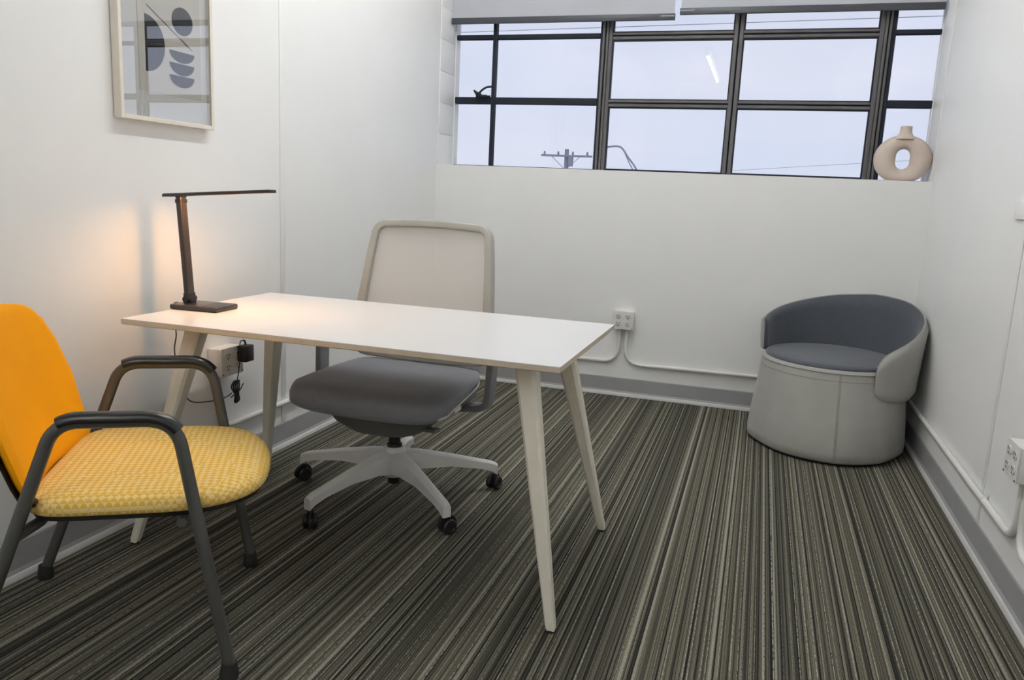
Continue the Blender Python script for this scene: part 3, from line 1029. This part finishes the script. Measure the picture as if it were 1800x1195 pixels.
# ------------------------------------------------------------------ tub seat in the corner
def build_tub():
    cx, cy = 2.352, -0.47
    R = empty('tub_chair', (cx, cy, 0))
    keys = [(189, 0.376), (210, 0.366), (247, 0.384), (273, 0.392), (300, 0.376), (330, 0.352), (372, 0.370), (420, 0.372), (470, 0.372), (520, 0.372), (549, 0.376)]

    def r0(t):
        t = (t - 189) % 360 + 189
        for (a, ra), (b, rb) in zip(keys, keys[1:]):
            if a <= t <= b:
                u = (t - a) / (b - a)
                u = u * u * (3 - 2 * u)
                return ra + (rb - ra) * u
        return 0.372
    n = 72

    def ring(z, scale, dy, blend):
        out = []
        for i in range(n):
            t = 360 * i / n
            r = r0(t) * (1 - blend) + 0.372 * blend
            out.append((r * scale * math.cos(math.radians(t)), dy + r * scale * math.sin(math.radians(t)), z))
        return out
    prof = [(0.012, 0.965, 0.0, 0), (0.022, 0.995, 0.0, 0), (0.06, 1.0, 0.002, 0), (0.15, 0.980, 0.012, 0.2), (0.25, 0.952, 0.026, 0.5), (0.34, 0.925, 0.038, 0.8), (0.41, 0.905, 0.046, 1), (0.432, 0.898, 0.048, 1), (0.442, 0.882, 0.048, 1), (0.444, 0.855, 0.048, 1)]
    prof = [(z * 0.962, a_, b_, c_) for z, a_, b_, c_ in prof]
    body = G().rings([ring(*p) for p in prof]).make('body', 'pouf', R, smooth=60)
    G().rings([ring(0.0, 0.935, 0, 0), ring(0.0118, 0.945, 0, 0)]).make('foot_ring', 'glide', R)
    # seat pad
    DZ = -0.0165
    G().rings([ring(0.4425 + DZ, 0.862, 0.048, 1), ring(0.452 + DZ, 0.864, 0.048, 1), ring(0.459 + DZ, 0.848, 0.048, 1), ring(0.464 + DZ, 0.79, 0.048, 1), ring(0.468 + DZ, 0.6, 0.048, 1), ring(0.470 + DZ, 0.3, 0.048, 1), ring(0.4705 + DZ, 0.05, 0.048, 1)]).make('seat', 'poufdark', R, smooth=60)
    # stitched seams: one vertical, one round the top of the body

    def surf(t, z, off=0.001):
        for (za, sa, da, ba), (zb, sb, db, bb) in zip(prof, prof[1:]):
            if za <= z <= zb:
                u = (z - za) / (zb - za)
                s = sa + (sb - sa) * u
                d = da + (db - da) * u
                b = ba + (bb - ba) * u
                r = (r0(t) * (1 - b) + 0.372 * b) * s + off
                return Vector((r * math.cos(math.radians(t)), d + r * math.sin(math.radians(t)), z))
    for dt in (-0.55, 0.55):
        G().tube([surf(272 + dt, 0.024 + 0.385 * i / 24, 0.0002) for i in range(25)], 0.0011, 6).make('seam', 'stitch', body)
    G().tube([surf(170 + i * 4, 0.378, 0.0002) for i in range(40)], 0.0012, 6).make('seam', 'stitch', body)
    G().tube([surf(170 + i * 4, 0.4135, 0.001) for i in range(40)], 0.0035, 8).make('piping', 'pouf', body)
    # wrap-round back shell
    ccx, ccy = 0.020, 0.058
    T0, T1 = -66.0, 176.0

    def hts(s):
        """top and bottom height at s in 0..1 from the right-hand end to the left-hand end"""
        tp = [(0, 0.455), (0.015, 0.500), (0.04, 0.530), (0.10, 0.562), (0.18, 0.612), (0.27, 0.665), (0.40, 0.715), (0.52, 0.728), (0.65, 0.705), (0.8, 0.655), (0.92, 0.612), (1, 0.590)]
        bt = [(0, 0.335), (0.015, 0.298), (0.04, 0.284), (0.10, 0.281), (0.25, 0.285), (0.6, 0.320), (0.85, 0.39), (1, 0.435)]

        def ip(tab):
            for (a, x), (b, y) in zip(tab, tab[1:]):
                if s <= b:
                    u = (s - a) / (b - a)
                    return x + (y - x) * u
            return tab[-1][1]
        return ip(tp), ip(bt)
    ns = 96
    outer, inner, pip_t = [], [], []
    rows_o, rows_i = [], []
    for i in range(ns + 1):
        s = i / ns
        # smooth the height tables
        kk = min(1.0, s / 0.06)
        acc = [hts(min(1, max(0, s + d * kk))) for d in (-0.03, -0.015, 0, 0.015, 0.03)]
        zt = sum(a[0] for a in acc) / 5
        zb = sum(a[1] for a in acc) / 5
        t = math.radians(T0 + (T1 - T0) * s)
        e = min(1.0, s / 0.03, (1 - s) / 0.03)
        th = 0.020 * (0.45 + 0.55 * math.sqrt(max(0, 1 - (1 - e) ** 2)))
        ring_ = []
        for j in range(14):
            a = -pi / 2 + pi * 0  # placeholder angle origin
        zm, h = (zt + zb) / 2, (zt - zb) / 2
        nn = 11
        o_, i_ = [], []
        for j in range(nn + 1):
            u = -1 + 2 * j / nn
            ed = math.sqrt(max(0, 1 - max(0, (abs(u) - 0.86) / 0.14) ** 2))
            z = zm + h * u
            lean = 0.018 * (z - 0.45) / 0.3
            Rm = 0.356 + lean
            wth = th * (0.25 + 0.75 * ed)
            o_.append(Vector((ccx + (Rm + wth) * math.cos(t), ccy + (Rm + wth) * math.sin(t), z)))
            i_.append(Vector((ccx + (Rm - wth) * math.cos(t), ccy + (Rm - wth) * math.sin(t), z)))
        rows_o.append(o_)
        rows_i.append(i_)
    # outer skin with closing lips, inner lining as its own dark cloth
    lip = 0.35
    ro = []
    for o_, i_ in zip(rows_o, rows_i):
        mid = [a * (1 - 0.62) + b * 0.62 for a, b in zip(o_, i_)]
        ro.append(o_ + mid[::-1])
    sh = G().rings(ro).make('back_shell', 'pouf', R, smooth=60)
    ri = []
    for o_, i_ in zip(rows_o, rows_i):
        mid = [a * (1 - 0.63) + b * 0.63 for a, b in zip(o_, i_)]
        ri.append(mid + i_[::-1])
    G().rings(ri).make('back_lining', 'poufdark', sh, smooth=60)
    edge = [a[-1] * 0.38 + b[-1] * 0.62 + Vector((0, 0, 0.001)) for a, b in zip(rows_o, rows_i)]
    G().tube(edge, 0.0032, 8).make('piping', 'pouf', sh)
    tag(R, 'stone grey tub chair with slate blue seat in the corner', 'armchair')


build_tub()


# ------------------------------------------------------------------ picture on the left wall
def build_picture():
    y0, y1, z0, z1 = -2.556, -2.118, 1.333, 2.03
    P = empty('framed_picture', (0.0, (y0 + y1) / 2, z0))
    cy = (y0 + y1) / 2
    H = z1 - z0
    hw = (y1 - y0) / 2
    fwid, dep = 0.014, 0.032
    fr = empty
    for nm, a, b in (('frame_bar', (0.002, -hw, 0), (dep, -hw + fwid, H)), ('frame_bar', (0.002, hw - fwid, 0), (dep, hw, H)),
                     ('frame_bar', (0.002, -hw + fwid, 0), (dep, hw - fwid, fwid)), ('frame_bar', (0.002, -hw + fwid, H - fwid), (dep, hw - fwid, H))):
        G().box(a, b, 0.0012, seg=1).make(nm, 'pframe', P)
    G().box((0.003, -hw + fwid, fwid), (0.012, hw - fwid, H - fwid)).make('mount', 'mat', P, smooth=0)

    def loc(y, z):
        return (y + 0.0165 - cy, z - z0)
    ya, za = loc(-2.472, 1.430)
    yb, zb = loc(-2.180, 1.95)
    sheet = G().box((0.0121, ya, za), (0.0135, yb, zb)).make('print_sheet', 'paper', P, smooth=0)

    def flat(name, poly, mat, d=0.0):
        g = G()
        n = len(poly)
        vs = [(0.0137 + d, y, z) for y, z in poly] + [(0.0142 + d, y, z) for y, z in poly]
        fs = [tuple(range(n)), tuple(range(2 * n - 1, n - 1, -1))] + [(i, (i + 1) % n, n + (i + 1) % n, n + i) for i in range(n)]
        g.add(vs, fs)
        g.make(name, mat, sheet, smooth=0)
    c = loc(-2.4425, 1.580)
    flat('half_disc', [(c[0] + 0.088 * math.cos(math.radians(t)), c[1] + 0.088 * math.sin(math.radians(t))) for t in range(-90, 91, 6)], 'ink')
    c = loc(-2.268, 1.677)
    flat('disc', [(c[0] + 0.051 * math.cos(math.radians(t)), c[1] + 0.045 * math.sin(math.radians(t))) for t in range(0, 360, 10)], 'ink')
    for (ya_, yb_, zt, db) in ((-2.334, -2.212, 1.578, 0.036), (-2.335, -2.214, 1.539, 0.038), (-2.336, -2.215, 1.499, 0.038)):
        a, b = loc(ya_, zt), loc(yb_, zt - 0.001)
        m = ((a[0] + b[0]) / 2, (a[1] + b[1]) / 2)
        r = (b[0] - a[0]) / 2
        flat('bowl', [(m[0] + r * math.cos(math.radians(t)), m[1] + db * math.sin(math.radians(t))) for t in range(180, 361, 9)], 'ink')
    a, b = loc(-2.433, 1.695), loc(-2.223, 1.590)
    flat('line', [(a[0], a[1]), (b[0], b[1]), (b[0] + 0.001, b[1] + 0.002), (a[0] + 0.001, a[1] + 0.003)], 'pencil', 0.0008)
    G().box((0.026, -hw + fwid, fwid), (0.028, hw - fwid, H - fwid)).make('glazing', 'pglass', P, smooth=0)
    tag(P, 'pale wood framed abstract print of dark discs and bowls', 'picture')


build_picture()


# ------------------------------------------------------------------ ring vase on the sill
def build_vase():
    V = empty('ring_vase', (2.620, 0.075, SILL), math.radians(-6))
    n, m = 48, 20
    rings = []
    for i in range(n):
        t = 2 * pi * i / n
        c, sn = math.cos(t), math.sin(t)
        ctr = Vector((0.0865 * c, 0, 0.0880 * sn + 0.113))
        out = Vector((c * 0.9, 0, sn)).normalized()
        tr = 0.0535 * c * c + 0.0360 * sn * sn
        dp = 0.044 * (0.9 + 0.1 * c * c)
        ring = []
        for j in range(m):
            a = 2 * pi * j / m
            p = ctr + out * (tr * math.cos(a)) + Vector((0, dp * math.sin(a), 0))
            p.z = max(p.z, 0.0)
            ring.append(p)
        rings.append(ring)
    G().rings(rings, loop=True).make('body', 'vase', V, smooth=60)
    nk = G()
    prof = [(0.056, 0.214), (0.048, 0.224), (0.038, 0.235), (0.0315, 0.245), (0.029, 0.256), (0.0285, 0.276), (0.029, 0.280), (0.026, 0.281), (0.024, 0.275), (0.023, 0.242), (0.0, 0.240)]
    nk.lathe(prof, (0, 0, 0), 24)
    nk.make('neck', 'vase', V, smooth=50)
    tag(V, 'beige ceramic ring shaped vase on the window sill', 'vase')


build_vase()


# ------------------------------------------------------------------ socket boxes
def outlet(name, loc, rot, w, h, d, label):
    """surface box; local x along the wall, local -y out of the wall, z up from its bottom"""
    B = empty(name, loc, rot)
    body = G().box((-w / 2, -d, 0), (w / 2, 0, h), 0.004).make('box', 'box', B)
    plate = G().box((-w / 2 - 0.002, -d - 0.003, -0.002), (w / 2 + 0.002, -d, h + 0.002), 0.0012, seg=1).make('face_plate', 'box', B)
    for cx in (-w * 0.24, w * 0.24):
        for cz in (h * 0.30, h * 0.72):
            s = G().lathe([(0.0, 0.0), (0.0165, 0.0), (0.0165, 0.002), (0.015, 0.003), (0.0, 0.003)], (0, 0, 0), 20, axis=1)
            s.v = [(x + cx, -d - 0.003 - y, z * 0.86 + cz) for x, y, z in s.v]
            so = s.make('socket', 'socket', plate)
            q = G()
            yv = -d - 0.0061
            q.box((cx - 0.0085, yv - 0.0006, cz + 0.001), (cx - 0.0055, yv + 0.0004, cz + 0.010))
            q.box((cx + 0.0055, yv - 0.0006, cz + 0.001), (cx + 0.0085, yv + 0.0004, cz + 0.009))
            q.box((cx - 0.003, yv - 0.0006, cz - 0.0105), (cx + 0.003, yv + 0.0004, cz - 0.005))
            q.make('slots', 'slot', so, smooth=0)
    for cx in (-w / 2 + 0.006, w / 2 - 0.006):
        G().lathe([(0.0, 0), (0.0028, 0), (0.0028, 0.002), (0, 0.002)], (cx, -d - 0.005, 0.006), 10, axis=1).make('screw', 'slot', plate)
    tag(B, label, 'outlet', 'surface mounted double outlet boxes')
    return B


outlet('outlet_box', (1.230, 0, 0.411), 0, 0.118, 0.102, 0.050, 'double outlet box on the wall under the window')
outlet('outlet_box', (0.0, -2.085, 0.425), pi / 2, 0.125, 0.105, 0.062, 'double outlet box under the desk with a black adapter plugged in')
outlet('outlet_box', (RW, -2.062, 0.412), -pi / 2, 0.118, 0.105, 0.055, 'double outlet box on the right wall near the frame edge')


# ------------------------------------------------------------------ conduits on the walls
def conduit(path, r, label, straps):
    c = empty('electrical_conduit', path[0])
    o = Vector(path[0])
    p = fillet(path, r, 10)
    G().tube([q - o for q in p], 0.0112, 12).make('pipe', 'pipe', c, smooth=60)
    for pos, ax, wall in straps:
        pos = Vector(pos) - o
        ax, wall = Vector(ax), Vector(wall)
        z = Vector((0, 0, 1))
        g = G()
        g.tube([pos - ax * 0.009, pos + ax * 0.009], 0.0122, 14)
        for s in (-1, 1):
            e = pos + z * s * 0.026 + wall * 0.010
            g.tube([pos + z * s * 0.010 + wall * 0.008, e], 1, sec=rrect(0.009, 0.002, 0.001, 2), upv=wall)
        g.make('strap', 'box', c)
    tag(c, label, 'conduit', 'painted wall conduits')
    return c


Z1 = 0.205
yc = -0.0125
conduit([(0.0125, -2.105, 0.425), (0.0125, -2.105, Z1), (0.0125, yc, Z1), (1.209, yc, Z1), (1.209, yc, 0.411)], [0.085, 0.03, 0.16],
        'painted conduit running from the window wall outlet left behind the desk', [((0.0125, -1.2, Z1), (0, 1, 0), (-1, 0, 0)), ((0.75, yc, Z1), (1, 0, 0), (0, 1, 0))])
conduit([(1.251, yc, 0.411), (1.251, yc, 0.198), (RW - 0.0125, yc, 0.215), (RW - 0.0125, -2.045, 0.215), (RW - 0.0125, -2.045, 0.412)], [0.16, 0.03, 0.085],
        'painted conduit running behind the tub chair to the right wall outlet', [((RW - 0.0125, -0.62, 0.215), (0, 1, 0), (1, 0, 0)), ((RW - 0.0125, -1.70, 0.215), (0, 1, 0), (1, 0, 0))])


conduit([(RW - 0.0125, -2.090, 0.412), (RW - 0.0125, -2.090, 0.200), (RW - 0.0125, -4.3, 0.200)], [0.085], 'painted conduit leaving the right wall outlet at the frame edge', [])


# ------------------------------------------------------------------ plug-in adapter with bundled lead
def build_adapter():
    A = empty('power_adapter', (0.068, -2.035, 0.470))
    G().box((0.0, -0.026, 0.0), (0.040, 0.026, 0.064), 0.004).make('body', 'black', A)
    G().tube(crom([(0.02, 0.0, 0.064), (0.018, -0.002, 0.078), (0.02, -0.012, 0.084)], 5), 0.004, 8).make('cord_relief', 'black', A)
    G().tube(crom([(0.02, -0.010, 0.083), (0.02, -0.032, 0.082), (0.022, -0.040, 0.05), (0.020, -0.040, 0.0), (0.018, -0.045, -0.04), (0.016, -0.052, -0.070)], 6), 0.0023, 6).make('cord', 'black', A)
    g = G()
    for k in range(5):
        o = (k - 2) * 0.0042
        g.tube(crom([(0.016 + o * 0.4, -0.052 + o, -0.066), (0.014 + o, -0.060 + o * 1.5, -0.090), (0.016, -0.054 + o * 1.2, -0.120), (0.017 - o, -0.046 + o * 2.0, -0.146), (0.013, -0.056 + o, -0.150), (0.012 - o, -0.058 + o * 0.8, -0.11)], 5), 0.003, 6)
    g.make('cord_bundle', 'black', A)
    G().tube(crom([(0.012, -0.085, -0.128), (0.022, -0.060, -0.112), (0.022, -0.04, -0.104), (0.018, -0.015, -0.086)], 5), 0.0022, 6).make('cable_tie', 'black', A)
    tag(A, 'black plug-in power adapter with bundled cord under the desk', 'adapter')


build_adapter()

# small white plate at the edge of the frame on the right wall
pl = G().box((-0.010, -0.06, 0), (0.0, 0.06, 0.060), 0.003).make('wall_plate', 'wall', loc=(RW, -1.578, 1.150))
tag(pl, 'slim white blank plate high on the right wall', 'wall plate')

# ------------------------------------------------------------------ outside: street far below, pole, lamp arm and cables
gr = G().box((-120, 3.0, -5.3), (120, 260, -5.2)).make('ground', 'asphalt', smooth=0)
struct(gr)


pb = Vector((-5.589, 26.0, 2.713))
P = empty('utility_pole', (pb.x, 26, -5.2))
zt = pb.z + 5.2
G().tube([(0, 0, 0), (0, 0, zt + 0.30)], [0.14, 0.085], 12).make('post', 'pole', P)
G().box((-0.98, -0.20, zt + 0.00), (1.05, -0.12, zt + 0.075), 0.01, seg=1).make('crossarm', 'pole', P)
for x in (-0.85, -0.3, 0.28, 0.85):
    G().lathe([(0.0, 0), (0.035, 0), (0.05, 0.05), (0.03, 0.07), (0.045, 0.10), (0.0, 0.14)], (x, -0.16, zt + 0.075), 10).make('insulator', 'pole', P)
G().lathe([(0.0, -0.3), (0.10, -0.3), (0.10, 0.05), (0.07, 0.10), (0.0, 0.10)], (0.20, -0.12, zt - 0.05), 14).make('transformer', 'pole', P)
for s in (-1, 1):
    G().tube([(0, -0.12, zt - 0.5), (s * 0.55, -0.15, zt)], 0.012, 6).make('brace', 'pole', P)
tag(P, 'grey utility pole with crossarm far outside the left pane', 'utility pole')
a = Vector((-2.834, 20.0, 2.752))
b = Vector((-2.446, 20.0, 2.762))
c_ = Vector((-1.835, 20.0, 2.067))
LP = empty('street_lamp', (c_.x + 0.3, 20, -5.2))
o = Vector((c_.x + 0.3, 20, -5.2))
G().tube(crom([(0, 0, 0), (0, 0, c_.z + 5.2 - 1.2), c_ - o + Vector((0.0, 0, -0.1)), Vector((-2.197, 20.0, 2.481)) - o, b - o, a - o], 8), 0.028, 8).make('lamp_arm', 'pole', LP)
G().tube(crom([Vector((-1.992, 20.0, 2.062)) - o, Vector((-2.171, 20.0, 2.362)) - o, Vector((-2.315, 20.0, 2.647)) - o], 6), 0.018, 6).make('stay', 'pole', LP)
G().box(tuple(a - o + Vector((-0.16, -0.1, -0.05))), tuple(a - o + Vector((0.0, 0.1, 0.04))), 0.02).make('lamp_head', 'pole', LP)
tag(LP, 'thin curved street lamp arm outside the middle pane', 'street lamp')


def cable(a_, b_, r, label):
    a_, b_ = Vector(a_), Vector(b_)
    d_ = b_ - a_
    a2, b2 = a_ - d_ * 1.5, b_ + d_ * 1.5
    w = G().tube([a2 - a_ + (b2 - a2) * (k / 12) for k in range(13)], r, 6).make('overhead_cable', 'wire', loc=a_)
    tag(w, label, 'cable', 'overhead cables outside')


cable((-4.693, 12.0, 4.536), (4.532, 11.0, 4.47), 0.0065, 'thin overhead cable crossing the tops of all the panes')
cable((1.01, 24.0, 2.356), (4.879, 22.0, 2.623), 0.006, 'faint overhead cable low outside the right middle pane')
